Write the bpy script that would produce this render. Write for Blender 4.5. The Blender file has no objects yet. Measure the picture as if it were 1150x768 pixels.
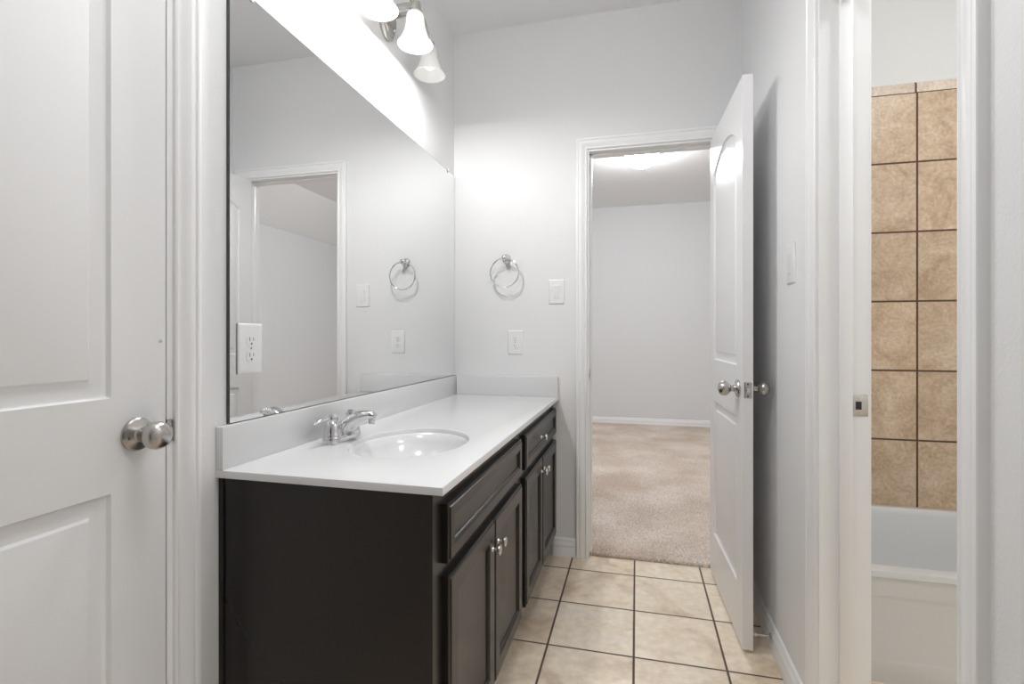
import bpy, bmesh, math, random
from mathutils import Matrix, Vector
PI = math.pi
C = bpy.context.scene.collection
SC = bpy.context.scene

# ---------------------------------------------------------------- camera, world, exposure
cam_d = bpy.data.cameras.new('camera'); cam = bpy.data.objects.new('camera', cam_d); C.objects.link(cam)
cam.location = (0, 0, 1.122); cam.rotation_euler = (PI/2, 0, 0.2425)
cam_d.sensor_width = 36; cam_d.lens = 566.0*36/1150; cam_d.shift_y = -7.55/1150
cam_d.clip_start = 0.02
SC.camera = cam
w = bpy.data.worlds.new('world'); SC.world = w; w.use_nodes = True
w.node_tree.nodes['Background'].inputs[0].default_value = (0.9, 0.95, 1, 1)
w.node_tree.nodes['Background'].inputs[1].default_value = 0.05
SC.view_settings.view_transform = 'Standard'; SC.view_settings.look = 'None'
SC.view_settings.gamma = 1; SC.view_settings.use_curve_mapping = False
SC.view_settings.exposure = 0.10
try:
    SC.cycles.use_denoising = True
    SC.cycles.max_bounces = 14; SC.cycles.diffuse_bounces = 10; SC.cycles.glossy_bounces = 6
    SC.cycles.transmission_bounces = 6; SC.cycles.sample_clamp_indirect = 6
    SC.cycles.caustics_reflective = False; SC.cycles.caustics_refractive = False
except Exception:
    pass
# light strengths (each lamp is built with its fixture below)
P_VANITY = (17.5, 14.5, 0.03)
E_BATH_FILL, E_BED, E_TUB_FILL = 42.0, 120.0, 62.0      # radiance of the glass domes; bath and tub domes are added fill

# ---------------------------------------------------------------- materials
def mat(name, col, rough=0.5, metal=0, coat=0, spec=None, bump=None, emit=None):
    m = bpy.data.materials.new(name); m.use_nodes = True
    nt = m.node_tree; b = nt.nodes['Principled BSDF']
    b.inputs['Base Color'].default_value = (*col, 1); b.inputs['Roughness'].default_value = rough
    b.inputs['Metallic'].default_value = metal; b.inputs['Coat Weight'].default_value = coat
    if coat: b.inputs['Coat Roughness'].default_value = 0.08
    if spec is not None: b.inputs['Specular IOR Level'].default_value = spec
    if emit:
        b.inputs['Emission Color'].default_value = (*emit[0], 1); b.inputs['Emission Strength'].default_value = emit[1]
    if bump:
        sc_, st, dist = bump
        tc = nt.nodes.new('ShaderNodeTexCoord'); n = nt.nodes.new('ShaderNodeTexNoise'); bp = nt.nodes.new('ShaderNodeBump')
        n.inputs['Scale'].default_value = sc_; n.inputs['Detail'].default_value = 3
        bp.inputs['Strength'].default_value = st; bp.inputs['Distance'].default_value = dist
        nt.links.new(tc.outputs['Object'], n.inputs['Vector']); nt.links.new(n.outputs['Fac'], bp.inputs['Height'])
        nt.links.new(bp.outputs['Normal'], b.inputs['Normal'])
    return m

def tile_mat(name, u, v, u0, v0, pu, pv, ca, cb, cc, grout, gw, scale=5, rough=0.4, nr=0.72, fc=0.78):
    """square tiles: u,v = 'X','Y','Z' axes; joints at u0+k*pu, v0+k*pv; gw = joint width"""
    m = bpy.data.materials.new(name); m.use_nodes = True
    nt = m.node_tree; L = nt.links.new; b = nt.nodes['Principled BSDF']
    tc = nt.nodes.new('ShaderNodeTexCoord'); sx = nt.nodes.new('ShaderNodeSeparateXYZ'); L(tc.outputs['Object'], sx.inputs[0])
    def M(op, a, b_=None, c_=None):
        n = nt.nodes.new('ShaderNodeMath'); n.operation = op
        for i, x in enumerate((a, b_, c_)):
            if x is None: continue
            if hasattr(x, 'links') or hasattr(x, 'is_output'): L(x, n.inputs[i])
            else: n.inputs[i].default_value = x
        return n.outputs[0]
    def cell(ax, o, p):
        t = M('DIVIDE', M('SUBTRACT', sx.outputs[ax], o), p)
        fl = M('FLOOR', t); fr = M('SUBTRACT', t, fl)
        d = M('MINIMUM', fr, M('SUBTRACT', 1.0, fr))
        return fl, M('MULTIPLY', d, p)
    fu, du = cell(u, u0, pu); fv, dv = cell(v, v0, pv)
    dist = M('MINIMUM', du, dv)
    mr = nt.nodes.new('ShaderNodeMapRange'); L(dist, mr.inputs[0])
    mr.inputs[1].default_value = gw*0.35; mr.inputs[2].default_value = gw*0.6
    cx = nt.nodes.new('ShaderNodeCombineXYZ'); L(fu, cx.inputs[0]); L(fv, cx.inputs[1])
    wn = nt.nodes.new('ShaderNodeTexWhiteNoise'); L(cx.outputs[0], wn.inputs['Vector'])
    vm = nt.nodes.new('ShaderNodeVectorMath'); vm.operation = 'MULTIPLY_ADD'
    L(wn.outputs['Color'], vm.inputs[0]); vm.inputs[1].default_value = (9, 9, 9); L(tc.outputs['Object'], vm.inputs[2])
    n1 = nt.nodes.new('ShaderNodeTexNoise'); L(vm.outputs[0], n1.inputs['Vector'])
    n1.inputs['Scale'].default_value = scale; n1.inputs['Detail'].default_value = 7; n1.inputs['Roughness'].default_value = nr; n1.inputs['Distortion'].default_value = 0.8
    cr = nt.nodes.new('ShaderNodeValToRGB'); L(n1.outputs['Fac'], cr.inputs[0])
    e = cr.color_ramp.elements; e[0].position = 0.30; e[0].color = (*ca, 1); e[1].position = 0.70; e[1].color = (*cc, 1)
    k = e.new(0.5); k.color = (*cb, 1)
    n2 = nt.nodes.new('ShaderNodeTexNoise'); L(vm.outputs[0], n2.inputs['Vector']); n2.inputs['Scale'].default_value = scale*9; n2.inputs['Detail'].default_value = 5
    mr2 = nt.nodes.new('ShaderNodeMapRange'); L(n2.outputs['Fac'], mr2.inputs[0]); mr2.inputs[1].default_value = 0.3; mr2.inputs[2].default_value = 0.75; mr2.inputs[3].default_value = fc; mr2.inputs[4].default_value = 1.07
    var = nt.nodes.new('ShaderNodeMapRange'); L(wn.outputs['Value'], var.inputs[0]); var.inputs[3].default_value = 0.92; var.inputs[4].default_value = 1.04
    hs = nt.nodes.new('ShaderNodeHueSaturation'); L(cr.outputs[0], hs.inputs['Color']); L(M('MULTIPLY', mr2.outputs[0], var.outputs[0]), hs.inputs['Value'])
    mx = nt.nodes.new('ShaderNodeMix'); mx.data_type = 'RGBA'; L(mr.outputs[0], mx.inputs[0]); mx.inputs[6].default_value = (*grout, 1); L(hs.outputs[0], mx.inputs[7])
    L(mx.outputs[2], b.inputs['Base Color'])
    rr = nt.nodes.new('ShaderNodeMapRange'); L(mr.outputs[0], rr.inputs[0]); rr.inputs[3].default_value = 0.9; rr.inputs[4].default_value = rough; L(rr.outputs[0], b.inputs['Roughness'])
    bp = nt.nodes.new('ShaderNodeBump'); bp.inputs['Distance'].default_value = 0.002; bp.inputs['Strength'].default_value = 0.5
    hh = M('ADD', mr.outputs[0], M('MULTIPLY', n2.outputs['Fac'], 0.12)); L(hh, bp.inputs['Height']); L(bp.outputs['Normal'], b.inputs['Normal'])
    return m

M_WALL = mat('wall_paint', (0.79, 0.79, 0.793), 0.75, bump=(170, 0.26, 0.0025))
M_CEIL = mat('ceiling_paint', (0.84, 0.84, 0.845), 0.85, bump=(120, 0.3, 0.003))
M_BEDW = mat('bedroom_paint', (0.74, 0.75, 0.76), 0.75, bump=(170, 0.3, 0.0025))
M_TRIM = mat('trim_paint', (0.87, 0.87, 0.875), 0.32)
M_DOOR = mat('door_paint', (0.86, 0.86, 0.865), 0.28)
M_COUNTER = mat('cultured_marble', (0.70, 0.70, 0.705), 0.17, coat=0.2)
M_TUB = mat('tub_acrylic', (0.675, 0.685, 0.69), 0.15, coat=0.4)
M_CAB = mat('espresso_wood', (0.0175, 0.0145, 0.013), 0.27, spec=0.36, bump=(60, 0.1, 0.001))
M_CAB.node_tree.nodes['Principled BSDF'].inputs['Coat Roughness'].default_value = 0.24
M_CABIN = mat('toe_kick_wood', (0.012, 0.010, 0.009), 0.6)
M_CHROME = mat('chrome', (0.70, 0.70, 0.71), 0.05, metal=1)
M_NICKEL = mat('brushed_nickel', (0.52, 0.50, 0.48), 0.27, metal=1)
M_KNOB = mat('satin_nickel', (0.72, 0.69, 0.66), 0.25, metal=1)
M_PLATE = mat('white_plastic', (0.82, 0.82, 0.82), 0.3)
M_DARK = mat('dark_slot', (0.03, 0.03, 0.03), 0.6)
M_MIRROR = mat('mirror_silver', (0.90, 0.905, 0.905), 0.0, metal=1)
M_MEDGE = mat('mirror_edge', (0.05, 0.055, 0.05), 0.3)
M_CLIP = mat('clear_clip', (0.85, 0.85, 0.85), 0.2)
M_BULB = mat('bulb_glass', (1, 1, 1), 0.4, emit=((1, 0.99, 0.97), 4))
M_BULBDIM = mat('bulb_glass_dim', (1, 1, 1), 0.4, emit=((1, 0.99, 0.97), 0.25))
M_FLOOR = tile_mat('floor_tile', 'X', 'Y', -0.010, 1.8075, 0.3045, 0.3065, (0.62, 0.47, 0.33), (0.87, 0.735, 0.57), (0.93, 0.84, 0.71), (0.11, 0.078, 0.058), 0.0080, 3.6, 0.35, nr=0.62, fc=0.86)
M_WTILE = tile_mat('wall_tile', 'X', 'Z', 1.207, 0.3465, 0.309, 0.309, (0.46, 0.32, 0.205), (0.64, 0.48, 0.33), (0.78, 0.64, 0.49), (0.10, 0.06, 0.035), 0.0085, 8.5, 0.3)
M_BULLN = tile_mat('bullnose_tile', 'X', 'Z', 1.202, -0.5, 0.309, 9.0, (0.66, 0.53, 0.41), (0.80, 0.67, 0.54), (0.88, 0.77, 0.65), (0.10, 0.06, 0.035), 0.0085, 8.5, 0.3)

def frosted(name):
    m = bpy.data.materials.new(name); m.use_nodes = True; nt = m.node_tree; L = nt.links.new
    out = nt.nodes['Material Output']; b = nt.nodes['Principled BSDF']
    b.inputs['Base Color'].default_value = (0.92, 0.92, 0.91, 1); b.inputs['Roughness'].default_value = 0.25
    t = nt.nodes.new('ShaderNodeBsdfTranslucent'); t.inputs[0].default_value = (0.95, 0.95, 0.93, 1)
    mx = nt.nodes.new('ShaderNodeMixShader'); mx.inputs[0].default_value = 0.35
    L(b.outputs[0], mx.inputs[1]); L(t.outputs[0], mx.inputs[2]); L(mx.outputs[0], out.inputs['Surface'])
    return m
M_SHADE = frosted('frosted_glass')

def carpet_mat():
    m = bpy.data.materials.new('carpet_pile'); m.use_nodes = True; nt = m.node_tree; L = nt.links.new; b = nt.nodes['Principled BSDF']
    tc = nt.nodes.new('ShaderNodeTexCoord')
    n = nt.nodes.new('ShaderNodeTexNoise'); n.inputs['Scale'].default_value = 2.2; n.inputs['Detail'].default_value = 4; L(tc.outputs['Object'], n.inputs['Vector'])
    f = nt.nodes.new('ShaderNodeTexNoise'); f.inputs['Scale'].default_value = 110; f.inputs['Detail'].default_value = 4; L(tc.outputs['Object'], f.inputs['Vector'])
    cr = nt.nodes.new('ShaderNodeValToRGB'); L(n.outputs['Fac'], cr.inputs[0]); e = cr.color_ramp.elements
    e[0].position = 0.35; e[0].color = (0.63, 0.51, 0.42, 1); e[1].position = 0.68; e[1].color = (0.83, 0.73, 0.65, 1)
    mr = nt.nodes.new('ShaderNodeMapRange'); L(f.outputs['Fac'], mr.inputs[0]); mr.inputs[1].default_value = 0.3; mr.inputs[2].default_value = 0.7; mr.inputs[3].default_value = 0.62; mr.inputs[4].default_value = 1.16
    hs = nt.nodes.new('ShaderNodeHueSaturation'); L(cr.outputs[0], hs.inputs['Color']); L(mr.outputs[0], hs.inputs['Value']); L(hs.outputs[0], b.inputs['Base Color'])
    b.inputs['Roughness'].default_value = 1; b.inputs['Specular IOR Level'].default_value = 0.1
    bp = nt.nodes.new('ShaderNodeBump'); bp.inputs['Distance'].default_value = 0.008; bp.inputs['Strength'].default_value = 0.9
    L(f.outputs['Fac'], bp.inputs['Height']); L(bp.outputs['Normal'], b.inputs['Normal'])
    return m
M_CARPET = carpet_mat()

# ---------------------------------------------------------------- helpers
def obj(name, bm, m, parent=None, mtx=None, smooth=True, recalc=True):
    if recalc: bmesh.ops.recalc_face_normals(bm, faces=bm.faces[:])
    if smooth:
        for f in bm.faces: f.smooth = True
        for e in bm.edges:
            if len(e.link_faces) == 2 and e.calc_face_angle(0) > math.radians(32): e.smooth = False
    me = bpy.data.meshes.new(name); bm.to_mesh(me); bm.free()
    for x in (m if isinstance(m, (list, tuple)) else [m]): me.materials.append(x)
    o = bpy.data.objects.new(name, me); C.objects.link(o)
    if parent: o.parent = parent
    if mtx is not None: o.matrix_local = mtx
    return o
def tag(o, label=None, cat=None, group=None, kind=None):
    if label: o['label'] = label
    if cat: o['category'] = cat
    if group: o['group'] = group
    if kind: o['kind'] = kind
    return o
def thing(name, label, cat, loc=(0, 0, 0), rz=0, group=None, kind=None):
    o = bpy.data.objects.new(name, None); C.objects.link(o); o.empty_display_size = 0.05
    o.location = loc; o.rotation_euler = (0, 0, rz)
    return tag(o, label, cat, group, kind)
def bx(bm, x0, x1, y0, y1, z0, z1, bev=0, seg=2):
    r = bmesh.ops.create_cube(bm, size=1, matrix=Matrix.Translation(((x0+x1)/2, (y0+y1)/2, (z0+z1)/2)) @ Matrix.Diagonal((abs(x1-x0), abs(y1-y0), abs(z1-z0), 1)))
    if bev:
        es = list({e for v in r['verts'] for e in v.link_edges})
        bmesh.ops.bevel(bm, geom=es, offset=bev, segments=seg, affect='EDGES', profile=0.5)
def B(*boxes, bev=0):
    bm = bmesh.new()
    for b in boxes: bx(bm, *b, bev=bev)
    return bm
def lathe(bm, prof, mtx=Matrix(), seg=32, cap0=True, cap1=True):
    """prof: (radius, height) along local Z"""
    rings = []
    for r, h in prof:
        if r < 1e-6: rings.append([bm.verts.new(mtx @ Vector((0, 0, h)))])
        else: rings.append([bm.verts.new(mtx @ Vector((r*math.cos(2*PI*k/seg), r*math.sin(2*PI*k/seg), h))) for k in range(seg)])
    for a, b in zip(rings, rings[1:]):
        for k in range(seg):
            q = [a[k % len(a)], a[(k+1) % len(a)], b[(k+1) % len(b)], b[k % len(b)]]
            u = []
            for v in q:
                if v not in u: u.append(v)
            if len(u) > 2: bm.faces.new(u)
    if cap0 and len(rings[0]) > 1: bm.faces.new(rings[0][::-1])
    if cap1 and len(rings[-1]) > 1: bm.faces.new(rings[-1])
def tube(bm, pts, rad, seg=12, closed=False, flat=1.0):
    pts = [Vector(p) for p in pts]; n = len(pts)
    rads = rad if isinstance(rad, (list, tuple)) else [rad]*n
    up = None; rings = []
    for i, p in enumerate(pts):
        if closed: t = (pts[(i+1) % n] - pts[i-1]).normalized()
        else: t = (pts[min(i+1, n-1)] - pts[max(i-1, 0)]).normalized()
        if up is None:
            up = Vector((0, 0, 1)) if abs(t.z) < 0.9 else Vector((1, 0, 0))
        s = t.cross(up).normalized(); up = s.cross(t).normalized()
        rings.append([bm.verts.new(p + rads[i]*(math.cos(2*PI*k/seg)*s + flat*math.sin(2*PI*k/seg)*up)) for k in range(seg)])
    m_ = n if closed else n-1
    for i in range(m_):
        a, b = rings[i], rings[(i+1) % n]
        for k in range(seg): bm.faces.new((a[k], a[(k+1) % seg], b[(k+1) % seg], b[k]))
    if not closed: bm.faces.new(rings[0][::-1]); bm.faces.new(rings[-1])
def ball(bm, c, r, sx=1, sy=1, sz=1, seg=20):
    bmesh.ops.create_uvsphere(bm, u_segments=seg, v_segments=seg//2+2, radius=r, matrix=Matrix.Translation(c) @ Matrix.Diagonal((sx, sy, sz, 1)))
def offset_poly(P, d):
    """inward miter offset of a CCW polygon"""
    n = len(P); out = []
    for i in range(n):
        a = Vector(P[i-1]); b = Vector(P[i]); c = Vector(P[(i+1) % n])
        n1 = Vector((-(b-a).y, (b-a).x)).normalized(); n2 = Vector((-(c-b).y, (c-b).x)).normalized()
        k = n1+n2; k = k / max(1e-6, (1 + n1.dot(n2)))
        out.append(b + k*d)
    return out
def panelled(bm, w, z0, z1, yf, sgn, holes, prof):
    """one face of a leaf (XZ plane at y=yf; depth goes sgn*y) with moulded panels; returns the outer loop verts"""
    def V(p, dep): return bm.verts.new((p[0], yf + sgn*dep, p[1]))
    outer = [V(p, 0) for p in ((0, z0), (w, z0), (w, z1), (0, z1))]
    edges = [bm.edges.new((outer[i], outer[(i+1) % 4])) for i in range(4)]
    for H in holes:
        last = None
        for o, dep in prof:
            ring = [V(p, dep) for p in offset_poly(H, o)]; n = len(ring)
            if last is None: edges += [bm.edges.new((ring[i], ring[(i+1) % n])) for i in range(n)]
            else:
                for i in range(n): bm.faces.new((last[i], last[(i+1) % n], ring[(i+1) % n], ring[i]))
            last = ring
        bm.faces.new(last)
    bmesh.ops.triangle_fill(bm, edges=edges, use_beauty=True)
    return outer
def rect(x0, x1, z0, z1): return [(x0, z0), (x1, z0), (x1, z1), (x0, z1)]
def arch(x0, x1, z0, zs, rise, n=16):
    w_ = (x1-x0)/2; cx = (x0+x1)/2; R = (w_*w_ + rise*rise)/(2*rise); cz = zs + rise - R
    a0 = math.asin(w_/R)
    return [(x0, z0), (x1, z0)] + [(cx + R*math.sin(a0 - 2*a0*k/n), cz + R*math.cos(a0 - 2*a0*k/n)) for k in range(n+1)]
def moulding(bm, prof, path, closed_ends=True):
    """sweep prof (list of k vertices) through list of functions path[i](o,t)->xyz"""
    rows = [[bm.verts.new(f(o, t)) for (o, t) in prof] for f in path]
    k = len(prof)
    for a, b in zip(rows, rows[1:]):
        for i in range(k): bm.faces.new((a[i], a[(i+1) % k], b[(i+1) % k], b[i]))
    if closed_ends: bm.faces.new(rows[0][::-1]); bm.faces.new(rows[-1])

# ---------------------------------------------------------------- dimensions
XL, XR, YF, ZC = -0.953, 0.4774, 2.557, 2.737
T = 0.115                                   # wall thickness
XR2, YF2 = XR+T, YF+T
YB = -1.5                                   # wall behind the camera
XT1, YT0, YT1 = 2.11, 0.1, 2.61             # tub room
BX0, BX1, BY1 = -1.6, 2.10, 6.47            # bedroom
DH = 2.048                                  # door opening height
J = 0.018                                   # jamb board
D1 = (0.133, 0.849); D2 = (-0.233, 0.384); D3 = (0.903, 1.516)

# ---------------------------------------------------------------- shell
def wall(name, label, bm, m=M_WALL): return tag(obj(name, bm, m, smooth=False), label, 'wall', kind='structure')
wall('wall_left', 'white textured wall behind the vanity and the mirror', B(
    (XL-T, XL, YB-T, D1[0]-J, 0, ZC), (XL-T, XL, D1[1]+J, YF, 0, ZC), (XL-T, XL, D1[0]-J, D1[1]+J, DH+J, ZC)))
wall('wall_far', 'white wall with the towel ring and the open bedroom doorway', B(
    (XL-T, D2[0]-J, YF, YF2, 0, ZC), (D2[1]+J, XR2, YF, YF2, 0, ZC), (D2[0]-J, D2[1]+J, YF, YF2, DH+J, ZC)))
wall('wall_right', 'white wall with a switch beside the doorway to the tub room', B(
    (XR, XR2, YB-T, D3[0]-J, 0, ZC), (XR, XR2, D3[1]+J, YF, 0, ZC), (XR, XR2, D3[0]-J, D3[1]+J, DH+J, ZC)))
wall('wall_near', 'white wall behind the camera', B((XL, -0.62, YB-T, YB, 0, ZC), (0.20, XR, YB-T, YB, 0, ZC), (-0.62, 0.20, YB-T, YB, 2.05, ZC)))  # unlit opening added so chrome and knobs reflect something dark
M_WALL2 = mat('tub_room_paint', (0.75, 0.755, 0.745), 0.7, bump=(170, 0.3, 0.002))
wall('wall_tub', 'white painted wall above the beige bathtub tiles', B((XR2, XT1+T, YT1, YF2, 0, ZC)), M_WALL2)
wall('wall_tub_end', 'white wall at the drain end of the bathtub', B((XT1, XT1+T, YT0-T, YT1, 0, ZC)), M_WALL2)
wall('wall_tub_near', 'white near wall of the tub room', B((XR2, XT1, YT0-T, YT0, 0, ZC)), M_WALL2)
bm = B((BX0-T, BX0, YF2, BY1+T, 0, ZC)); wall('wall_bedroom_left', 'white left wall of the carpeted bedroom', bm, M_BEDW)
wall('wall_bedroom_far', 'plain white far wall of the carpeted bedroom', B((BX0, BX1+T, BY1, BY1+T, 0, ZC)), M_BEDW)
wall('wall_bedroom_near', 'bedroom side of the wall left of the doorway', B((BX0, XL-T, YF, YF2, 0, ZC)))
wall('wall_bedroom_right', 'low white side wall of the bedroom, seen only in the mirror', B((BX1, BX1+T, YF2, BY1, 0, 2.345)), M_BEDW)
tag(obj('floor', B((XL, XR, YB, YF, -0.1, 0), (XR, XT1, D3[0]-J, D3[1]+J, -0.1, 0), (D2[0]-J, D2[1]+J, YF, YF+0.028, -0.1, 0)), M_FLOOR, smooth=False),
    'beige square ceramic floor tiles with dark brown grout', 'floor', kind='structure')
tag(obj('floor_tub_room', B((XR2, XT1, YT0, D3[0]-J, -0.1, 0), (XR2, XT1, D3[1]+J, YT1, -0.1, 0)), M_FLOOR, smooth=False),
    'beige tiled floor of the tub room in front of the bathtub', 'floor', kind='structure')
tag(obj('floor_bedroom', B((BX0, BX1, YF2, BY1, -0.1, 0.0), (D2[0]-J, D2[1]+J, YF+0.028, YF2, -0.1, 0)), M_WALL, smooth=False),
    'bedroom floor underneath the beige carpet', 'floor', kind='structure')
bm = B((XL-T, XR2, YB-T, YF2, ZC, ZC+0.1), (XR2, XT1+T, YT0-T, YF2, ZC, ZC+0.1))
tag(obj('ceiling', bm, M_CEIL, smooth=False), 'white textured bathroom ceiling', 'ceiling', kind='structure')
bm = B((BX0-T, 1.64, YF2, BY1+T, ZC, ZC+0.1))
v = [bm.verts.new(p) for p in ((1.64, YF2, ZC), (BX1+T, YF2, 2.262), (BX1+T, BY1+T, 2.262), (1.64, BY1+T, ZC), (1.64, YF2, ZC+0.1), (BX1+T, YF2, 2.362), (BX1+T, BY1+T, 2.362), (1.64, BY1+T, ZC+0.1))]
for q in ((0, 1, 2, 3), (7, 6, 5, 4), (0, 4, 5, 1), (1, 5, 6, 2), (2, 6, 7, 3), (3, 7, 4, 0)): bm.faces.new([v[i] for i in q])
tag(obj('ceiling_bedroom', bm, M_CEIL, smooth=False), 'white bedroom ceiling sloping down at its right side', 'ceiling', kind='structure')

# ---------------------------------------------------------------- trim: jambs, casings, baseboards
CAS = [(0.0, 0.0), (0.0, 0.008), (0.003, 0.0105), (0.006, 0.0105), (0.009, 0.0085), (0.014, 0.009), (0.022, 0.0125), (0.030, 0.0150),
       (0.038, 0.0160), (0.043, 0.0150), (0.045, 0.0130), (0.047, 0.0165), (0.052, 0.0175), (0.057, 0.0165), (0.0585, 0.0145), (0.0585, 0.0)]
def frame(name, label, loc, rz, W, stop_y, depth=T, r=0.009, k=0.93):
    t = thing(name, label, 'door frame', loc, rz, kind='structure')
    obj('jamb', B((-J, 0, 0, depth, 0, DH), (W, W+J, 0, depth, 0, DH), (-J, W+J, 0, depth, DH, DH+J)), M_TRIM, t, smooth=False)
    s0, s1 = stop_y
    obj('stop', B((0, 0.011, s0, s1, 0, DH), (W-0.011, W, s0, s1, 0, DH), (0, W, s0, s1, DH-0.011, DH), bev=0.0015), M_TRIM, t)
    for side in (0, 1):
        bm = bmesh.new()
        y = (lambda q: -q) if side == 0 else (lambda q: depth+q)
        path = [lambda o, q: (-r-o, y(q), 0), lambda o, q: (-r-o, y(q), DH+r+o), lambda o, q: (W+r+o, y(q), DH+r+o), lambda o, q: (W+r+o, y(q), 0)]
        moulding(bm, [(o*k, q) for o, q in CAS], path)
        obj('casing', bm, M_TRIM, t)
    return t
f1 = frame('trim_1', 'white moulded door casing left of the vanity mirror', (XL, D1[0], 0), PI/2, D1[1]-D1[0], (0.038, 0.07), r=0.013, k=1.0)
f2 = frame('trim_2', 'white moulded casing and jamb of the bedroom doorway', (D2[0], YF, 0), 0, D2[1]-D2[0], (0.038, 0.07))
f3 = frame('trim_3', 'white moulded casing and jamb of the doorway to the tub', (XR, D3[1], 0), -PI/2, D3[1]-D3[0], (0.046, 0.076), r=0.005, k=1.0)
# strike plates let into the jambs
def strike(parent, x, y0, y1, z, sx, lip, m=M_NICKEL):
    bm = bmesh.new(); bx(bm, min(x, x+sx*0.0015), max(x, x+sx*0.0015), y0, y1, z-0.028, z+0.028, bev=0.0005)
    o = obj('strike_plate', bm, m, parent)
    ym = (y0+y1)/2
    bm = bmesh.new(); bx(bm, min(x, x+sx*0.0022), max(x, x+sx*0.0022), ym-0.010, ym+0.004, z-0.011, z+0.011, bev=0.0005); obj('strike_hole', bm, M_DARK, o)
    bm = bmesh.new()
    for dz in (-0.021, 0.021): lathe(bm, [(0.0035, 0), (0.003, 0.0008), (0, 0.001)], Matrix.Translation((x+sx*0.0015, ym-0.004, z+dz)) @ Matrix.Rotation(sx*PI/2, 4, 'Y'), 12)
    obj('screw', bm, m, o)
    return o
strike(f3, 0.0, 0.0765, 0.1148, 0.936, 1, None, M_KNOB)
strike(f2, 0.0, 0.004, 0.034, 0.922, 1, None, M_KNOB)
sp = strike(f1, D1[1]-D1[0], 0.002, 0.034, 0.922, -1, None)
# the curved lip of the left strike wrapping round the jamb edge
bm = bmesh.new(); W1 = D1[1]-D1[0]
pr = []
for k in range(9):
    a = k/8*PI; pr.append((0.024*math.cos(a), 0.006+0.010*math.sin(a)**0.7))
n = len(pr)
lo = [[bm.verts.new((W1+0.0005+d, -0.0005-e, 0.922+zz)) for zz, d in pr] for e in (0.0, 0.0018)]
base = [[bm.verts.new((W1-0.0015, -0.0005-e, 0.922+zz)) for zz, d in pr] for e in (0.0, 0.0018)]
for L_ in (0, 1):
    for i in range(n-1): bm.faces.new((lo[L_][i], lo[L_][i+1], base[L_][i+1], base[L_][i]))
for i in range(n-1):
    bm.faces.new((lo[0][i], lo[0][i+1], lo[1][i+1], lo[1][i])); bm.faces.new((base[0][i], base[0][i+1], base[1][i+1], base[1][i]))
bm.faces.new((lo[0][0], lo[1][0], base[1][0], base[0][0])); bm.faces.new((lo[0][-1], lo[1][-1], base[1][-1], base[0][-1]))
obj('strike_lip', bm, M_NICKEL, sp)

BASE = [(0, 0), (0.014, 0), (0.014, 0.040), (0.0125, 0.043), (0.0125, 0.052), (0.0145, 0.056), (0.0135, 0.063), (0.009, 0.070), (0.007, 0.076), (0.0085, 0.081), (0.007, 0.086), (0.004, 0.090), (0, 0.092)]
def baseboard(name, label, p0, p1, nrm, z=0.0):
    bm = bmesh.new()
    moulding(bm, BASE, [lambda o, t: (p0[0]+nrm[0]*o, p0[1]+nrm[1]*o, z+t), lambda o, t: (p1[0]+nrm[0]*o, p1[1]+nrm[1]*o, z+t)])
    return tag(obj(name, bm, M_TRIM), label, 'baseboard', kind='structure')
co = 0.0665
baseboard('baseboard_far', 'white moulded baseboard between the vanity and bedroom doorway', (-0.415, YF), (D2[0]-co, YF), (0, -1))
baseboard('baseboard_far_right', 'short white baseboard behind the hinge of the open door', (D2[1]+co, YF), (XR, YF), (0, -1))
baseboard('baseboard_right', 'white moulded baseboard behind the open door', (XR, D3[1]+co), (XR, YF-0.015), (-1, 0))
baseboard('baseboard_right_near', 'white baseboard on the right wall near the camera', (XR, YB), (XR, D3[0]-co), (-1, 0))
baseboard('baseboard_left', 'white baseboard between the left door and the vanity', (XL, D1[1]+co), (XL, 0.974), (1, 0))
baseboard('baseboard_bedroom_far', 'white baseboard along the far bedroom wall above the carpet', (BX0, BY1), (BX1, BY1), (0, -1), 0.0)
baseboard('baseboard_bedroom_right', 'white baseboard along the right bedroom wall', (BX1, YF2), (BX1, BY1-0.015), (-1, 0), 0.0)

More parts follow.
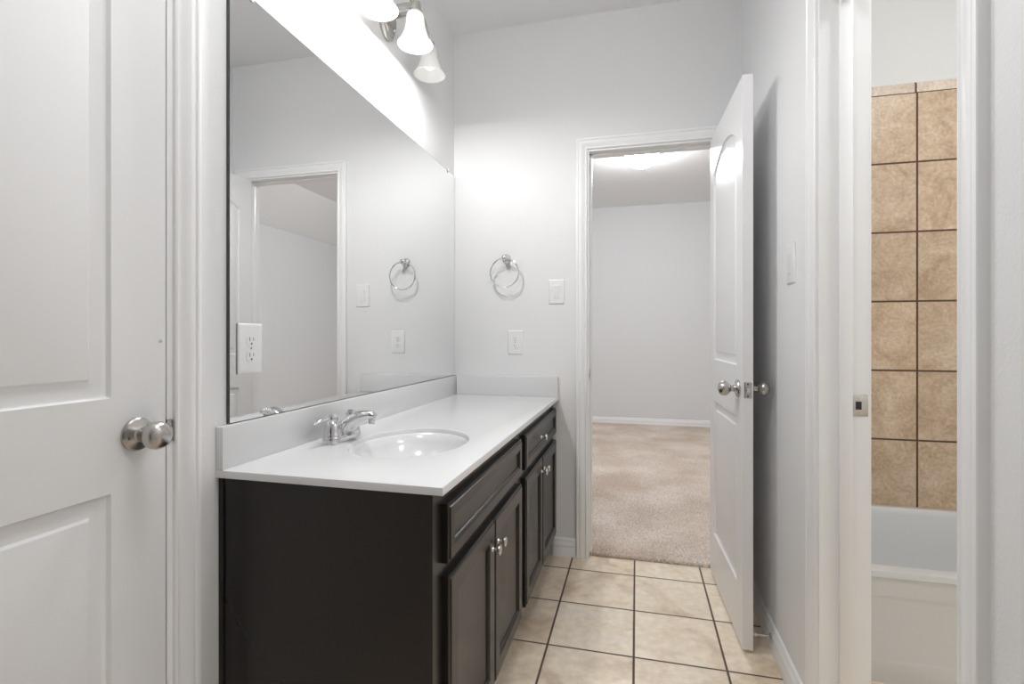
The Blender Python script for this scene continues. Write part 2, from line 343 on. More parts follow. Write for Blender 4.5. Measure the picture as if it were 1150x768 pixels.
# ---------------------------------------------------------------- doors
DPROF = [(0, 0), (0.0035, 0.0075), (0.0065, 0.009), (0.012, 0.0095), (0.026, 0.0085), (0.034, 0.0075), (0.0385, 0.0025), (0.041, 0.0018)]
def axm(x, y, z, direction):
    return Matrix.Translation((x, y, z)) @ (Matrix.Rotation(PI/2, 4, 'X') if direction < 0 else Matrix.Rotation(-PI/2, 4, 'X'))
def door(name, label, loc, rz, W, stile, panels_z, hole=True):
    z0, z1 = 0.0127, 2.0427; th = 0.035
    bm = bmesh.new()
    (la, lb), (ua, us, ur) = panels_z
    H = [rect(stile, W-stile, la, lb), arch(stile, W-stile, ua, us, ur)]
    a = panelled(bm, W, z0, z1, 0, 1, H, DPROF); b = panelled(bm, W, z0, z1, th, -1, H, DPROF)
    for i in range(4): bm.faces.new((a[i], a[(i+1) % 4], b[(i+1) % 4], b[i]))
    d = obj(name, bm, M_DOOR); d.location = loc; d.rotation_euler = (0, 0, rz)
    tag(d, label, 'door', kind='structure')
    kx, kz = W-0.062, 0.928
    for s, y0 in ((-1, 0.0), (1, th)):
        bm = bmesh.new(); m_ = axm(kx, y0, kz, s)
        ballp = [(0.011, 0.004), (0.0105, 0.022), (0.0125, 0.028), (0.0185, 0.0325), (0.0245, 0.039), (0.0270, 0.047), (0.0268, 0.054), (0.0245, 0.061), (0.0190, 0.0665), (0.011, 0.0695), (0, 0.0705)]
        lathe(bm, ballp, m_, 40)
        k = obj('door_knob', bm, M_NICKEL, d)
        bm = bmesh.new(); lathe(bm, [(0.0325, 0.0), (0.0325, 0.004), (0.0300, 0.0075), (0.022, 0.0095), (0.0155, 0.012), (0.0140, 0.016), (0.0, 0.016)], m_, 40)
        r = obj('rose', bm, M_NICKEL, k)
        if s < 0 and hole:
            bm = bmesh.new(); lathe(bm, [(0.0032, 0.0), (0.0032, 0.0095), (0, 0.0095)], m_ @ Matrix.Translation((-0.0215, -0.004, 0)), 12); obj('privacy_pin_hole', bm, M_DARK, k)
    bm = bmesh.new(); bx(bm, W-0.0005, W+0.0012, th/2-0.0125, th/2+0.0125, kz-0.028, kz+0.028, bev=0.0005); lp = obj('latch_plate', bm, M_NICKEL, d)
    bm = bmesh.new(); bx(bm, W+0.001, W+0.0085 if hole is False else W+0.002, th/2-0.007, th/2+0.007, kz-0.009, kz+0.009, bev=0.0018); obj('latch_bolt', bm, M_CHROME, lp)
    bm = bmesh.new()
    for dz in (-0.021, 0.021): lathe(bm, [(0.003, 0), (0.0026, 0.0009), (0, 0.001)], Matrix.Translation((W+0.0012, th/2, kz+dz)) @ Matrix.Rotation(PI/2, 4, 'Y'), 12)
    obj('latch_screw', bm, M_DARK, lp)
    bm = bmesh.new(); hy = -0.006 if hole else th+0.006
    for hz in (0.22, 1.03, 1.83):
        bm2 = bmesh.new()
        lathe(bm2, [(0.006, -0.045), (0.006, 0.045)], Matrix.Translation((-0.002, hy, hz)), 14)
        lathe(bm2, [(0.004, 0.045), (0.0035, 0.049), (0, 0.05)], Matrix.Translation((-0.002, hy, hz)), 14)
        obj('hinge', bm2, M_NICKEL, d)
    bm.free()
    return d
W1d = 0.710
d1 = door('door_1', 'closed white panel door with nickel knob, left of the mirror', (XL, 0.136, 0), PI/2, W1d, 0.112, ((0.215, 0.826), (1.004, 1.84, 0.085)))
bm = bmesh.new(); lathe(bm, [(0.0035, 0), (0.0032, 0.0012), (0, 0.0015)], axm(W1d-0.012, 0, 1.11, -1), 14); obj('screw_head', bm, M_KNOB, d1)
W2d = 0.630
ang = math.atan2(1.9235-2.553, 0.363-0.3395)
d2 = door('door_2', 'open white arched panel door standing in front of the right wall', (0.3395, 2.553, 0), ang, W2d, 0.090, ((0.215, 0.822), (1.012, 1.855, 0.070)), hole=False)

# door stop: rod from baseboard to the open door
ds = thing('door_stop', 'thin white rod door stop between baseboard and open door', 'door stop', (XR-0.0145, 1.955, 0.055))
bm = bmesh.new(); lathe(bm, [(0.011, 0), (0.011, 0.003), (0.006, 0.006), (0.004, 0.008)], Matrix.Rotation(-PI/2, 4, 'Y'), 16); obj('mount', bm, M_KNOB, ds)
bm = bmesh.new(); lathe(bm, [(0.0038, 0.006), (0.0038, 0.050)], Matrix.Rotation(-PI/2, 4, 'Y'), 12); obj('rod', bm, M_KNOB, ds)
bm = bmesh.new(); lathe(bm, [(0.006, 0.049), (0.0065, 0.051), (0.0065, 0.056), (0.005, 0.0585)], Matrix.Rotation(-PI/2, 4, 'Y'), 16); obj('rubber_tip', bm, M_PLATE, ds)

# ---------------------------------------------------------------- vanity cabinet
YN, ZT, XC = 0.974, 0.808, -0.388
CY0, CY1, CX = 0.985, YF, -0.415
CZ = ZT-0.018
cab = thing('vanity_cabinet', 'dark espresso wood vanity cabinet under the white countertop', 'cabinet', (XL, CY0, 0))
def L2(x, y, z): return (x-XL, y-CY0, z)
def bc(x0, x1, y0, y1, z0, z1): return (x0-XL, x1-XL, y0-CY0, y1-CY0, z0, z1)
# near side panel with toe-kick notch
bm = bmesh.new()
prof = [(XL+0.001, 0), (CX-0.07, 0), (CX-0.07, 0.10), (CX-0.018, 0.10), (CX-0.018, CZ), (XL+0.001, CZ)]
for yy0, yy1 in ((CY0+0.001, CY0+0.016), (CY1-0.018, CY1-0.002)):
    bm = bmesh.new()
    a = [bm.verts.new(L2(x, yy0, z)) for x, z in prof]; b = [bm.verts.new(L2(x, yy1, z)) for x, z in prof]
    bm.faces.new(a[::-1]); bm.faces.new(b)
    for i in range(len(prof)): bm.faces.new((a[i], a[(i+1) % 6], b[(i+1) % 6], b[i]))
    obj('side_panel', bm, M_CAB, cab)
obj('scribe_strip', B(bc(XL+0.001, XL+0.014, CY0-0.003, CY0+0.001, 0, CZ), bev=0.001), M_CAB, cab)
# face frame
obj('face_frame', B(bc(CX-0.018, CX, CY0, 1.045, 0.10, CZ), bc(CX-0.018, CX, 1.745, 1.840, 0.10, CZ), bc(CX-0.018, CX, 2.53, CY1-0.001, 0.10, CZ),
    bc(CX-0.018, CX, 1.045, 1.745, 0.745, CZ), bc(CX-0.018, CX, 1.045, 1.745, 0.585, 0.640), bc(CX-0.018, CX, 1.045, 1.745, 0.10, 0.135),
    bc(CX-0.018, CX, 1.840, 2.53, 0.745, CZ), bc(CX-0.018, CX, 1.840, 2.53, 0.585, 0.640), bc(CX-0.018, CX, 1.840, 2.53, 0.10, 0.135)), M_CAB, cab)
obj('toe_kick', B(bc(CX-0.088, CX-0.071, CY0+0.017, CY1-0.019, 0, 0.098)), M_CABIN, cab)
obj('bottom_shelf', B(bc(XL+0.002, CX-0.019, CY0+0.017, CY1-0.019, 0.10, 0.116)), M_CABIN, cab)
FPROF = [(0.0, 0.0), (0.0035, -0.004)]
def front(name, y0, y1, z0, z1, fw=0.050, m=M_CAB):
    """a recessed-panel front standing proud of the face frame, facing +x"""
    th = 0.0185; bm = bmesh.new(); W = y1-y0; Hh = z1-z0
    R = [(0.0, 0.0055), (0.003, 0.0035), (0.0065, 0.003), (0.0085, 0.0), (fw, 0.0), (fw+0.0035, 0.0035), (fw+0.008, 0.004), (fw+0.0095, 0.0075), (fw+0.014, 0.0085)]
    P = rect(0, W, 0, Hh); last = None
    back = [bm.verts.new((-th, p[0], p[1])) for p in P]
    for o_, d_ in R:
        ring = [bm.verts.new((-d_, p[0], p[1])) for p in offset_poly(P, o_)]
        src = back if last is None else last
        for i in range(4): bm.faces.new((src[i], src[(i+1) % 4], ring[(i+1) % 4], ring[i]))
        last = ring
    bm.faces.new(last); bm.faces.new(back[::-1])
    o = obj(name, bm, m, cab); o.location = L2(CX+0.0005+th, y0, z0)
    return o
def knob(parent, y, z):
    bm = bmesh.new(); X90 = Matrix.Rotation(PI/2, 4, 'Y')
    lathe(bm, [(0.0075, 0), (0.0070, 0.002), (0.0045, 0.005), (0.0042, 0.013), (0.0070, 0.0165), (0.0125, 0.0185), (0.0145, 0.021), (0.0142, 0.0235), (0.010, 0.026), (0, 0.0268)], Matrix.Translation((0, y, z)) @ X90, 24)
    obj('cabinet_knob', bm, M_KNOB, parent)
front('false_drawer_front', 1.036, 1.756, 0.622, 0.752, 0.032)
dr = front('drawer', 1.822, 2.545, 0.622, 0.752, 0.032); knob(dr, 0.3, 0.065)
zt, zb = 0.592, 0.112
a = front('cabinet_door', 1.040, 1.398, zb, zt); knob(a, 0.358-0.028, zt-zb-0.075)
a = front('cabinet_door', 1.402, 1.758, zb, zt); knob(a, 0.028, zt-zb-0.075)
a = front('cabinet_door', 1.826, 2.160, zb, zt); knob(a, 0.334-0.028, zt-zb-0.055)
a = front('cabinet_door', 2.164, 2.545, zb, zt); knob(a, 0.028, zt-zb-0.055)

# ---------------------------------------------------------------- countertop with moulded basin
SXc, SYc, SA, SB = -0.650, 1.380, 0.165, 0.208
ct = thing('vanity_countertop', 'white cultured marble countertop with oval sink basin and backsplash', 'countertop', (XL, YN, CZ))
def bo(bm, x0, x1, y0, y1, z0, z1, bev=0): bx(bm, x0-XL, x1-XL, y0-YN, y1-YN, z0-CZ, z1-CZ, bev=bev)
bm = bmesh.new()
def P3(x, y, z): return (x-XL, y-YN, z-CZ)
e = 0.0025
def rc(d, z): return [bm.verts.new(P3(x, y, z)) for x, y in ((XL+0.0005, YN+d), (XC-d, YN+d), (XC-d, YF-0.0005), (XL+0.0005, YF-0.0005))]
rings = [rc(0.0, CZ+0.0005), rc(0, ZT-e), rc(e*0.3, ZT-e*0.3), rc(e, ZT)]
for a, b in zip(rings, rings[1:]):
    for i in range(4): bm.faces.new((a[i], a[(i+1) % 4], b[(i+1) % 4], b[i]))
NS = 64
def el(s, z, ds=0): return [bm.verts.new(P3(SXc+(SA*s+ds)*math.cos(2*PI*k/NS), SYc+(SB*s+ds)*math.sin(2*PI*k/NS), z)) for k in range(NS)]
top = rings[-1]; h0 = el(1.0, ZT, 0.004)
E_ = [bm.edges.new((h0[i], h0[(i+1) % NS])) for i in range(NS)]
te = [bm.edges.get((top[i], top[(i+1) % 4])) for i in range(4)]
bmesh.ops.triangle_fill(bm, edges=te+E_, use_beauty=True)
bot = rings[0]; hb = el(1.0, CZ+0.0005, 0.012)
Eb = [bm.edges.new((hb[i], hb[(i+1) % NS])) for i in range(NS)]
bmesh.ops.triangle_fill(bm, edges=[bm.edges.get((bot[i], bot[(i+1) % 4])) for i in range(4)]+Eb, use_beauty=True)
last = h0
obj('slab', bm, M_COUNTER, ct)
bm = bmesh.new(); last = None
for ds, s, z in ((0.004, 1.0, 0), (0.001, 1.0, -0.0015), (-0.001, 1.0, -0.006), (0, 0.985, -0.014), (0, 0.965, -0.017), (0, 0.935, -0.022), (0, 0.89, -0.040), (0, 0.82, -0.065), (0, 0.70, -0.092), (0, 0.52, -0.112), (0, 0.30, -0.123), (0, 0.13, -0.127)):
    r = el(s, ZT+z, ds)
    if last:
        for i in range(NS): bm.faces.new((last[i], last[(i+1) % NS], r[(i+1) % NS], r[i]))
    last = r
bm.faces.new(last)
bas = obj('sink_basin', bm, M_COUNTER, ct)
bm = bmesh.new(); lathe(bm, [(0.022, 0), (0.022, 0.002), (0.018, 0.003), (0.015, 0.001), (0.013, 0.003), (0, 0.005)], Matrix.Translation(P3(SXc, SYc, ZT-0.1268)), 24); obj('drain', bm, M_CHROME, bas)
ZB = 0.909
bm = bmesh.new(); bo(bm, XL+0.0005, XL+0.0205, YN, YF-0.0005, ZT+0.0002, ZB, bev=0.002); obj('backsplash', bm, M_COUNTER, ct)
bm = bmesh.new(); bo(bm, XL+0.0208, XC, YF-0.0205, YF-0.0005, ZT+0.0002, ZB, bev=0.002); obj('backsplash', bm, M_COUNTER, ct)

# ---------------------------------------------------------------- faucet
fx, fy = -0.860, 1.350
fa = thing('faucet', 'chrome two-handle faucet with arched spout behind the sink', 'faucet', (fx, fy, ZT+0.0005))
bm = bmesh.new()
n = 48; pro = []
for (sc_, z) in ((1.0, 0.0), (1.0, 0.012), (0.97, 0.018), (0.90, 0.021)):
    ring = []
    for k in range(n):
        a = 2*PI*k/n; r = 0.027*sc_
        cy = 0.051 if math.sin(a) >= 0 else -0.051
        if abs(math.sin(a)) < 1e-6: cy = 0
        ring.append(bm.verts.new((r*math.cos(a)*1.0, cy + r*math.sin(a), z)))
    pro.append(ring)
for a, b in zip(pro, pro[1:]):
    for k in range(n): bm.faces.new((a[k], a[(k+1) % n], b[(k+1) % n], b[k]))
bm.faces.new(pro[-1]); bm.faces.new(pro[0][::-1])
obj('base', bm, M_CHROME, fa)
for s in (-1, 1):
    bm = bmesh.new(); m_ = Matrix.Translation((0, s*0.051, 0.021))
    lathe(bm, [(0.0258, 0), (0.0258, 0.003), (0.0240, 0.006), (0.0232, 0.020), (0.0205, 0.033), (0.0165, 0.039), (0.0140, 0.042), (0.0165, 0.045), (0.0175, 0.051), (0.0150, 0.058), (0.008, 0.0620), (0, 0.063)], m_, 32)
    h = obj('handle', bm, M_CHROME, fa)
    bm = bmesh.new()
    dx, dy = -0.25, s*0.95
    if s > 0: dx, dy = 0.35, 0.93
    q = [(a_*dx, s*0.051+a_*dy, h_) for a_, h_ in ((0.010, 0.072), (0.026, 0.073), (0.043, 0.071), (0.057, 0.067), (0.066, 0.062))]
    tube(bm, q, [0.0075, 0.0062, 0.0062, 0.0070, 0.0040], 12, flat=0.75); obj('lever', bm, M_CHROME, h)
bm = bmesh.new()
pts, rd = [], []
for k in range(19):
    t = k/18
    x = -0.006 + 0.112*t
    z = 0.016 + 0.056*math.sin(t*PI*0.60)**0.9 + 0.006*t; zs = z
    pts.append((x, 0, z)); rd.append(0.0225*(1-t)**0.8 + 0.0125)
pts.append((0.113, 0, zs-0.005)); rd.append(0.0095)
tube(bm, pts, rd, 20, flat=0.8); obj('spout', bm, M_CHROME, fa)
bm = bmesh.new(); lathe(bm, [(0.0095, -0.022), (0.0098, -0.012), (0.0098, 0.0)], Matrix.Translation((0.098, 0, pts[-2][2]-0.002)), 20); obj('aerator', bm, M_CHROME, fa)
bm = bmesh.new(); lathe(bm, [(0.0025, 0.0), (0.0025, 0.026), (0.005, 0.029), (0.006, 0.034), (0.004, 0.038), (0, 0.039)], Matrix.Translation((-0.0215, 0, 0.018)), 14); obj('lift_rod', bm, M_CHROME, fa)

# ---------------------------------------------------------------- mirror
YM, ZM = 1.006, 1.974
mi = thing('wall_mirror', 'large frameless wall mirror above the vanity backsplash', 'mirror', (XL, YM, ZB))
def bmi(x0, x1, y0, y1, z0, z1, bev=0):
    bm = bmesh.new(); bx(bm, x0-XL, x1-XL, y0-YM, y1-YM, z0-ZB, z1-ZB, bev=bev); return bm
bm = bmi(XL+0.0005, XL+0.0055, YM, YF-0.006, ZB+0.0012, ZM)
for v in bm.verts:
    if v.co.y < 0.5 and v.co.x > 0.003: v.co.x += 0.0026
obj('mirror_backing', bm, M_MEDGE, mi)
bm = bmi(XL+0.0056, XL+0.0062, YM+0.0015, YF-0.0075, ZB+0.0025, ZM-0.0015)
for v in bm.verts:
    if v.co.y < 0.5: v.co.x += 0.0026
obj('mirror_glass', bm, M_MIRROR, mi)
for yy in (1.074, 2.451):
    obj('mirror_clip', bmi(XL+0.0092, XL+0.012, yy-0.009, yy+0.009, ZM-0.010, ZM+0.008, 0.001), M_CLIP, mi)

# ---------------------------------------------------------------- outlets and switches (local: face towards -y)
def plate(t):
    bm = bmesh.new(); w_, h_ = 0.0405, 0.0625
    R = [(0, 0.0), (0.0, 0.0025), (0.0015, 0.004), (0.005, 0.0055), (0.006, 0.0056)]
    P = rect(-w_, w_, -h_, h_); last = None
    for o_, d_ in R:
        ring = [bm.verts.new((p[0], -d_, p[1])) for p in offset_poly(P, o_)]
        if last:
            for i in range(4): bm.faces.new((last[i], last[(i+1) % 4], ring[(i+1) % 4], ring[i]))
        else: bm.faces.new(ring)
        last = ring
    bm.faces.new(last); obj('cover_plate', bm, M_PLATE, t)
def outlet(name, label, loc, rz):
    t = thing(name, label, 'outlet', loc, rz, 'white duplex wall outlets')
    plate(t)
    for dz in (0.0195, -0.0195):
        bm = bmesh.new(); pts = []
        for k in range(32):
            a = 2*PI*k/32; pts.append((max(-0.0168, min(0.0168, 0.0185*math.cos(a))), dz+max(-0.0140, min(0.0140, 0.0175*math.sin(a)))))
        a_ = [bm.verts.new((x, -0.0057, z)) for x, z in pts]; b_ = [bm.verts.new((x*0.96, -0.0072, dz+(z-dz)*0.96)) for x, z in pts]
        for k in range(32): bm.faces.new((a_[k], a_[(k+1) % 32], b_[(k+1) % 32], b_[k]))
        bm.faces.new(b_); bm.faces.new(a_[::-1])
        r = obj('receptacle', bm, M_PLATE, t)
        bm = bmesh.new(); bx(bm, -0.0072, -0.0055, -0.0075, -0.007, dz-0.001, dz+0.0085); bx(bm, 0.0055, 0.0072, -0.0075, -0.007, dz, dz+0.0075)
        lathe(bm, [(0.0026, 0), (0.0026, 0.0005), (0, 0.0005)], Matrix.Translation((0, -0.007, dz-0.0075)) @ Matrix.Rotation(PI/2, 4, 'X'), 12)
        obj('slots', bm, M_DARK, r)
    bm = bmesh.new(); lathe(bm, [(0.0028, 0), (0.0024, 0.0010), (0, 0.0012)], Matrix.Translation((0, -0.0056, 0)) @ Matrix.Rotation(PI/2, 4, 'X'), 12); obj('screw', bm, M_KNOB, t)
    return t
def switch(name, label, loc, rz):
    t = thing(name, label, 'light switch', loc, rz, 'white rocker light switches')
    plate(t)
    bm = bmesh.new(); bx(bm, -0.0172, 0.0172, -0.0066, -0.0056, -0.0340, 0.0340, bev=0.0004); obj('switch_frame', bm, M_PLATE, t)
    bm = bmesh.new()
    q = [(-0.0145, -0.0310), (0.0145, -0.0310), (0.0145, 0.0310), (-0.0145, 0.0310)]
    yv = {-0.0310: -0.0072, 0.0310: -0.0108}
    a = [bm.verts.new((x, -0.0062, z)) for x, z in q]; b = [bm.verts.new((x, yv[z], z)) for x, z in q]
    for i in range(4): bm.faces.new((a[i], a[(i+1) % 4], b[(i+1) % 4], b[i]))
    bm.faces.new(b); bm.faces.new(a[::-1]); obj('rocker', bm, M_PLATE, t)
    return t
outlet('electrical_outlet', 'white duplex outlet on the far wall below the towel ring', (-0.6135, YF-0.0003, 1.085), 0)
outlet('electrical_outlet', 'white duplex outlet set on the mirror at its left edge', (XL+0.0092, 1.0695, 1.089), PI/2)
switch('light_switch', 'white rocker switch on the far wall beside the doorway', (-0.3975, YF-0.0003, 1.344), 0)
switch('light_switch', 'white rocker switch on the right wall near the tub doorway', (XR-0.0003, 1.762, 1.348), -PI/2)

# ---------------------------------------------------------------- towel ring
tr = thing('towel_ring', 'round chrome towel ring hanging on the far wall', 'towel ring', (-0.661, YF, 1.521))
bm = bmesh.new(); Y90 = Matrix.Rotation(PI/2, 4, 'X')
lathe(bm, [(0.024, 0), (0.024, 0.004), (0.021, 0.008), (0.013, 0.011), (0.010, 0.016), (0.0095, 0.036), (0.013, 0.042), (0.0145, 0.049), (0.013, 0.056), (0.007, 0.060), (0, 0.061)], Y90, 32)
obj('mounting_post', bm, M_CHROME, tr)
bm = bmesh.new(); tube(bm, [(0.075*math.sin(2*PI*k/64), -0.049, -0.077+0.075*math.cos(2*PI*k/64)) for k in range(64)], 0.0032, 10, closed=True)
obj('ring', bm, M_CHROME, tr)

# ---------------------------------------------------------------- vanity light
LY = 1.795
vl = thing('vanity_light', 'three-light brushed nickel bath fixture above the mirror', 'wall lamp', (XL, LY, 2.36))
bm = bmesh.new(); mx_ = Matrix.Diagonal((1, 1, 1.3, 1)) @ Matrix.Rotation(PI/2, 4, 'Y')
lathe(bm, [(0.064, 0.0005), (0.064, 0.008), (0.060, 0.012), (0.052, 0.014), (0.050, 0.020), (0.046, 0.023), (0, 0.023)], mx_, 48)
bp_ = obj('back_plate', bm, M_NICKEL, vl)
bm = bmesh.new(); ball(bm, (0.026, 0.022, -0.038), 0.005); obj('cap_nut', bm, M_CHROME, bp_)
SH = [(-0.225, -0.072, 0.092), (0.0, 0, 0.125), (0.225, 0, 0.088)]     # shade y offset, unused, x distance from wall
def barx(y): return 0.126 - 0.038*(y/0.225)**2
bm = bmesh.new(); rows = []
for k in range(33):
    y = -0.262 + 0.524*k/32; x = barx(y)
    tz = 0.038 - 0.030*(y/0.262)**2
    rows.append([bm.verts.new((x+dx, y, tz+dz)) for dx, dz in ((-0.003, -0.011), (0.003, -0.011), (0.003, 0.011), (-0.003, 0.011))])
for a, b in zip(rows, rows[1:]):
    for i in range(4): bm.faces.new((a[i], a[(i+1) % 4], b[(i+1) % 4], b[i]))
bm.faces.new(rows[0][::-1]); bm.faces.new(rows[-1])
obj('curved_bar', bm, M_NICKEL, vl)
bm = bmesh.new(); bx(bm, 0.022, barx(0)-0.002, -0.028, -0.020, 0.010, 0.030, bev=0.001); bx(bm, 0.022, barx(0)-0.002, 0.020, 0.028, 0.010, 0.030, bev=0.001); obj('arm', bm, M_NICKEL, vl)
for i, (yo, _, xo) in enumerate(SH):
    tz = 0.038 - 0.030*(yo/0.262)**2
    zt_ = -0.004
    bm = bmesh.new(); lathe(bm, [(0.012, tz+0.010), (0.021, tz+0.004), (0.024, 0.006), (0.024, -0.010), (0.020, -0.014), (0, -0.014)], Matrix.Translation((xo, yo, 0)), 24)
    so = obj('socket', bm, M_NICKEL, vl)
    bm = bmesh.new()
    out = [(0.0250, 0.004), (0.0300, -0.001), (0.0335, -0.010), (0.0345, -0.030), (0.0370, -0.052), (0.0425, -0.072), (0.0510, -0.092), (0.0610, -0.109), (0.0680, -0.119)]
    inn = [(r-0.0035, z+0.0005) for r, z in out][::-1]
    lathe(bm, out+inn, Matrix.Translation((xo, yo, 0)), 40, cap0=False, cap1=False)
    # close the neck between inner and outer wall is covered by the socket cup
    obj('glass_shade', bm, M_SHADE, vl)
    bm = bmesh.new(); lathe(bm, [(0.012, -0.012), (0.014, -0.030), (0.024, -0.052), (0.027, -0.068), (0.023, -0.084), (0.012, -0.093), (0, -0.095)], Matrix.Translation((xo, yo, 0)), 24, cap0=False)
    obj('bulb', bm, M_BULBDIM if i == 2 else M_BULB, vl)
    ld = bpy.data.lights.new('bulb_light', 'POINT'); ld.energy = P_VANITY[i]; ld.color = (1, 0.998, 0.99); ld.shadow_soft_size = 0.022
    lo_ = bpy.data.objects.new('bulb_light', ld); C.objects.link(lo_); lo_.parent = vl; lo_.location = (xo, yo, -0.1045)

# ---------------------------------------------------------------- ceiling lights
def ceiling_light(label, x, y, power, r=0.145, color=(0.965, 0.983, 1)):
    M_DOME = mat('dome_glass_lit', (0.9, 0.9, 0.9), 0.4, emit=(color, power))
    t = thing('ceiling_light', label, 'ceiling lamp', (x, y, ZC), 0, 'glass dome ceiling lights')
    bm = bmesh.new(); lathe(bm, [(r+0.012, 0), (r+0.016, -0.012), (r+0.016, -0.050), (r+0.012, -0.056), (r-0.004, -0.056)], seg=48); obj('pan', bm, M_NICKEL, t)
    bm = bmesh.new(); pf = [(r*math.cos(k/14*PI/2), -0.054-0.105*math.sin(k/14*PI/2)) for k in range(15)]; pf[-1] = (0, -0.159)
    lathe(bm, pf, seg=48, cap0=False); obj('glass_dome', bm, M_DOME, t)
    bm = bmesh.new(); lathe(bm, [(0.012, -0.156), (0.011, -0.163), (0.005, -0.166), (0.0065, -0.172), (0.004, -0.178), (0, -0.179)], seg=20); obj('finial', bm, M_NICKEL, t)
    for k in range(3):
        a = k*2*PI/3+0.0; bm = bmesh.new(); bx(bm, -0.006, 0.006, -0.004, 0.006, -0.010, 0.006, bev=0.001)
        c = obj('clip', bm, M_NICKEL, t); c.location = ((r+0.003)*math.cos(a), (r+0.003)*math.sin(a), -0.060); c.rotation_euler = (0, 0, a)
    return t
ceiling_light('lit white glass dome light on the bedroom ceiling', 0.042, 4.52, E_BED)
ceiling_light('added white glass dome fill light on the bathroom ceiling, out of view above the camera', -0.30, 0.80, E_BATH_FILL)  # added fill lamp, brightens the bathroom from outside the view
ceiling_light('unseen white glass dome fill light added on the tub room ceiling', 1.35, 1.15, E_TUB_FILL)  # unseen lamp added to light the tiles and bathtub

# ---------------------------------------------------------------- bathtub and tile surround
ty = 2.60
ts = thing('wall_tile_surround', 'beige travertine-look wall tiles behind the bathtub', 'wall tiles', (0, 0, 0), kind='structure')
obj('field_tiles', B((XR2, XT1, ty, YT1, 0.34, 2.200)), M_WTILE, ts, smooth=False)
bm = bmesh.new(); pf = [(ty+0.010, 2.2005), (ty-0.0005, 2.2005), (ty-0.0005, 2.236), (ty+0.002, 2.243), (ty+0.006, 2.246), (ty+0.010, 2.247)]
a = [bm.verts.new((XR2, y, z)) for y, z in pf]; b = [bm.verts.new((XT1, y, z)) for y, z in pf]
bm.faces.new(a[::-1]); bm.faces.new(b)
for i in range(len(pf)): bm.faces.new((a[i], a[(i+1) % 6], b[(i+1) % 6], b[i]))
obj('bullnose_trim', bm, M_BULLN, ts)

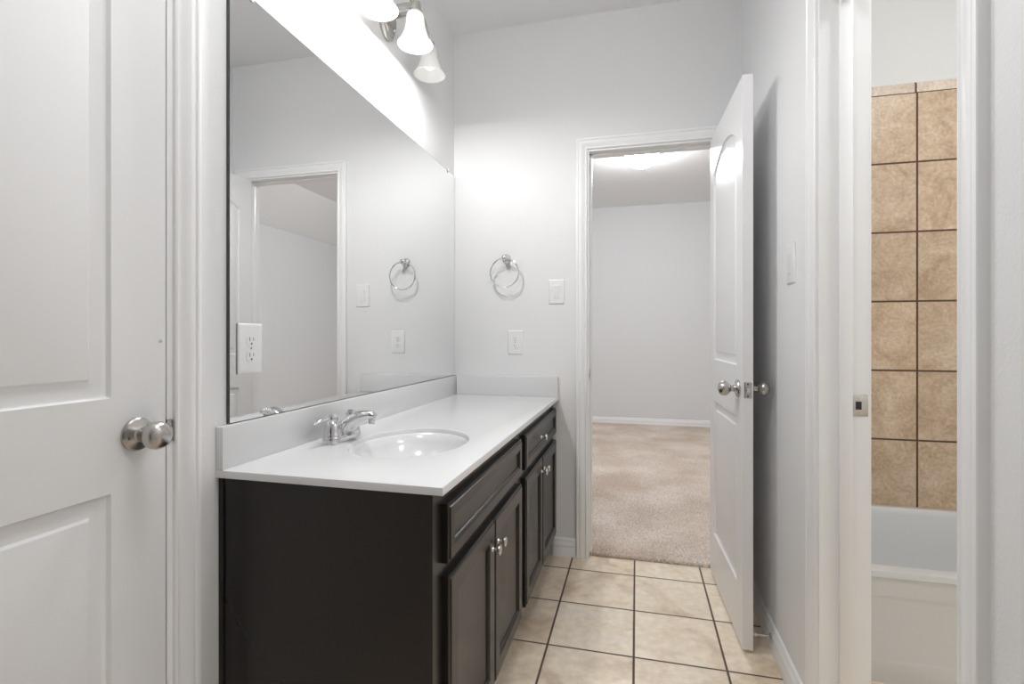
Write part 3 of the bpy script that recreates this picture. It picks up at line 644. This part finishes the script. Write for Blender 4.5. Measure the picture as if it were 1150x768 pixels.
tx0, tx1, ty0, ty1, tz = XR2+0.002, XT1-0.002, 1.862, ty-0.002, 0.362
tub = thing('bathtub', 'white alcove bathtub in front of the beige tiled wall', 'bathtub', (tx0, ty0, 0))
def rr(x0, x1, y0, y1, r, n=8):
    out = []
    for cx, cy, a0 in ((x1-r, y1-r, 0), (x0+r, y1-r, PI/2), (x0+r, y0+r, PI), (x1-r, y0+r, 3*PI/2)):
        for k in range(n+1): a = a0 + PI/2*k/n; out.append((cx+r*math.cos(a)-tx0, cy+r*math.sin(a)-ty0))
    return out
bm = bmesh.new(); last = None
for (x0, x1, y0, y1, r, z) in (
    (tx0, tx1, ty0+0.004, ty1, 0.004, 0.338), (tx0, tx1, ty0, ty1, 0.004, 0.342), (tx0, tx1, ty0, ty1, 0.004, tz-0.006), (tx0+0.002, tx1-0.002, ty0+0.002, ty1-0.001, 0.006, tz-0.001), (tx0+0.007, tx1-0.007, ty0+0.008, ty1-0.004, 0.010, tz),
    (tx0+0.085, tx1-0.085, ty0+0.050, ty1-0.036, 0.11, tz), (tx0+0.092, tx1-0.092, ty0+0.058, ty1-0.042, 0.108, tz-0.006), (tx0+0.098, tx1-0.098, ty0+0.064, ty1-0.048, 0.105, tz-0.025),
    (tx0+0.120, tx1-0.20, ty0+0.085, ty1-0.068, 0.10, 0.16), (tx0+0.14, tx1-0.28, ty0+0.105, ty1-0.088, 0.10, 0.085), (tx0+0.18, tx1-0.33, ty0+0.145, ty1-0.13, 0.08, 0.062), (tx0+0.24, tx1-0.40, ty0+0.2, ty1-0.19, 0.05, 0.058)):
    ring = [bm.verts.new((x, y, z)) for x, y in rr(x0, x1, y0, y1, r)]
    if last:
        for i in range(len(ring)): bm.faces.new((last[i], last[(i+1) % len(ring)], ring[(i+1) % len(ring)], ring[i]))
    last = ring
bm.faces.new(last)
obj('basin', bm, M_TUB, tub)
# apron with shallow embossed panel
bm = bmesh.new(); W_ = tx1-tx0
AP = [(0, 0), (0.010, 0.004), (0.016, 0.005)]
panelled(bm, W_, 0.0, 0.340, 0.0045, 1, [[(0.11, 0.062), (W_-0.11, 0.062), (W_-0.085, 0.285), (0.085, 0.285)]], AP)
obj('apron', bm, M_TUB, tub, recalc=True)

# ---------------------------------------------------------------- carpet
random.seed(4)
bm = bmesh.new()
ya, cz = YF+0.030, 0.016
def cgrid(x0, x1, y0, y1, nx, ny, fn):
    vs = [[bm.verts.new(fn(x0+(x1-x0)*i/nx, y0+(y1-y0)*j/ny, i, j)) for i in range(nx+1)] for j in range(ny+1)]
    for j in range(ny):
        for i in range(nx): bm.faces.new((vs[j][i], vs[j][i+1], vs[j+1][i+1], vs[j+1][i]))
def near(x, y, i, j):
    h = cz + random.uniform(-0.0022, 0.0022)
    if j == 0: return (x, ya + random.uniform(-0.004, 0.003), 0.001)
    if j == 1: return (x, ya + random.uniform(-0.003, 0.004), cz*0.6 + random.uniform(-0.002, 0.002))
    return (x, y, h)
cgrid(D2[0]+0.001, D2[1]-0.001, ya, YF2, 210, 26, near)
cgrid(D2[0]-0.3, D2[1]+0.3, YF2, YF2+0.9, 220, 160, lambda x, y, i, j: (x+random.uniform(-.001, .001), y+random.uniform(-.001, .001), cz+random.uniform(-0.0022, 0.0022)))
cgrid(BX0+0.001, D2[0]-0.3, YF2+0.001, YF2+0.9, 2, 2, lambda x, y, i, j: (x, y, cz))
cgrid(D2[1]+0.3, BX1-0.015, YF2+0.001, YF2+0.9, 2, 2, lambda x, y, i, j: (x, y, cz))
cgrid(BX0+0.001, BX1-0.015, YF2+0.9, BY1-0.015, 60, 60, lambda x, y, i, j: (x, y, cz))
tag(obj('carpet', bm, M_CARPET, smooth=True), 'beige cut pile carpet covering the bedroom floor beyond the doorway', 'carpet', kind='stuff')
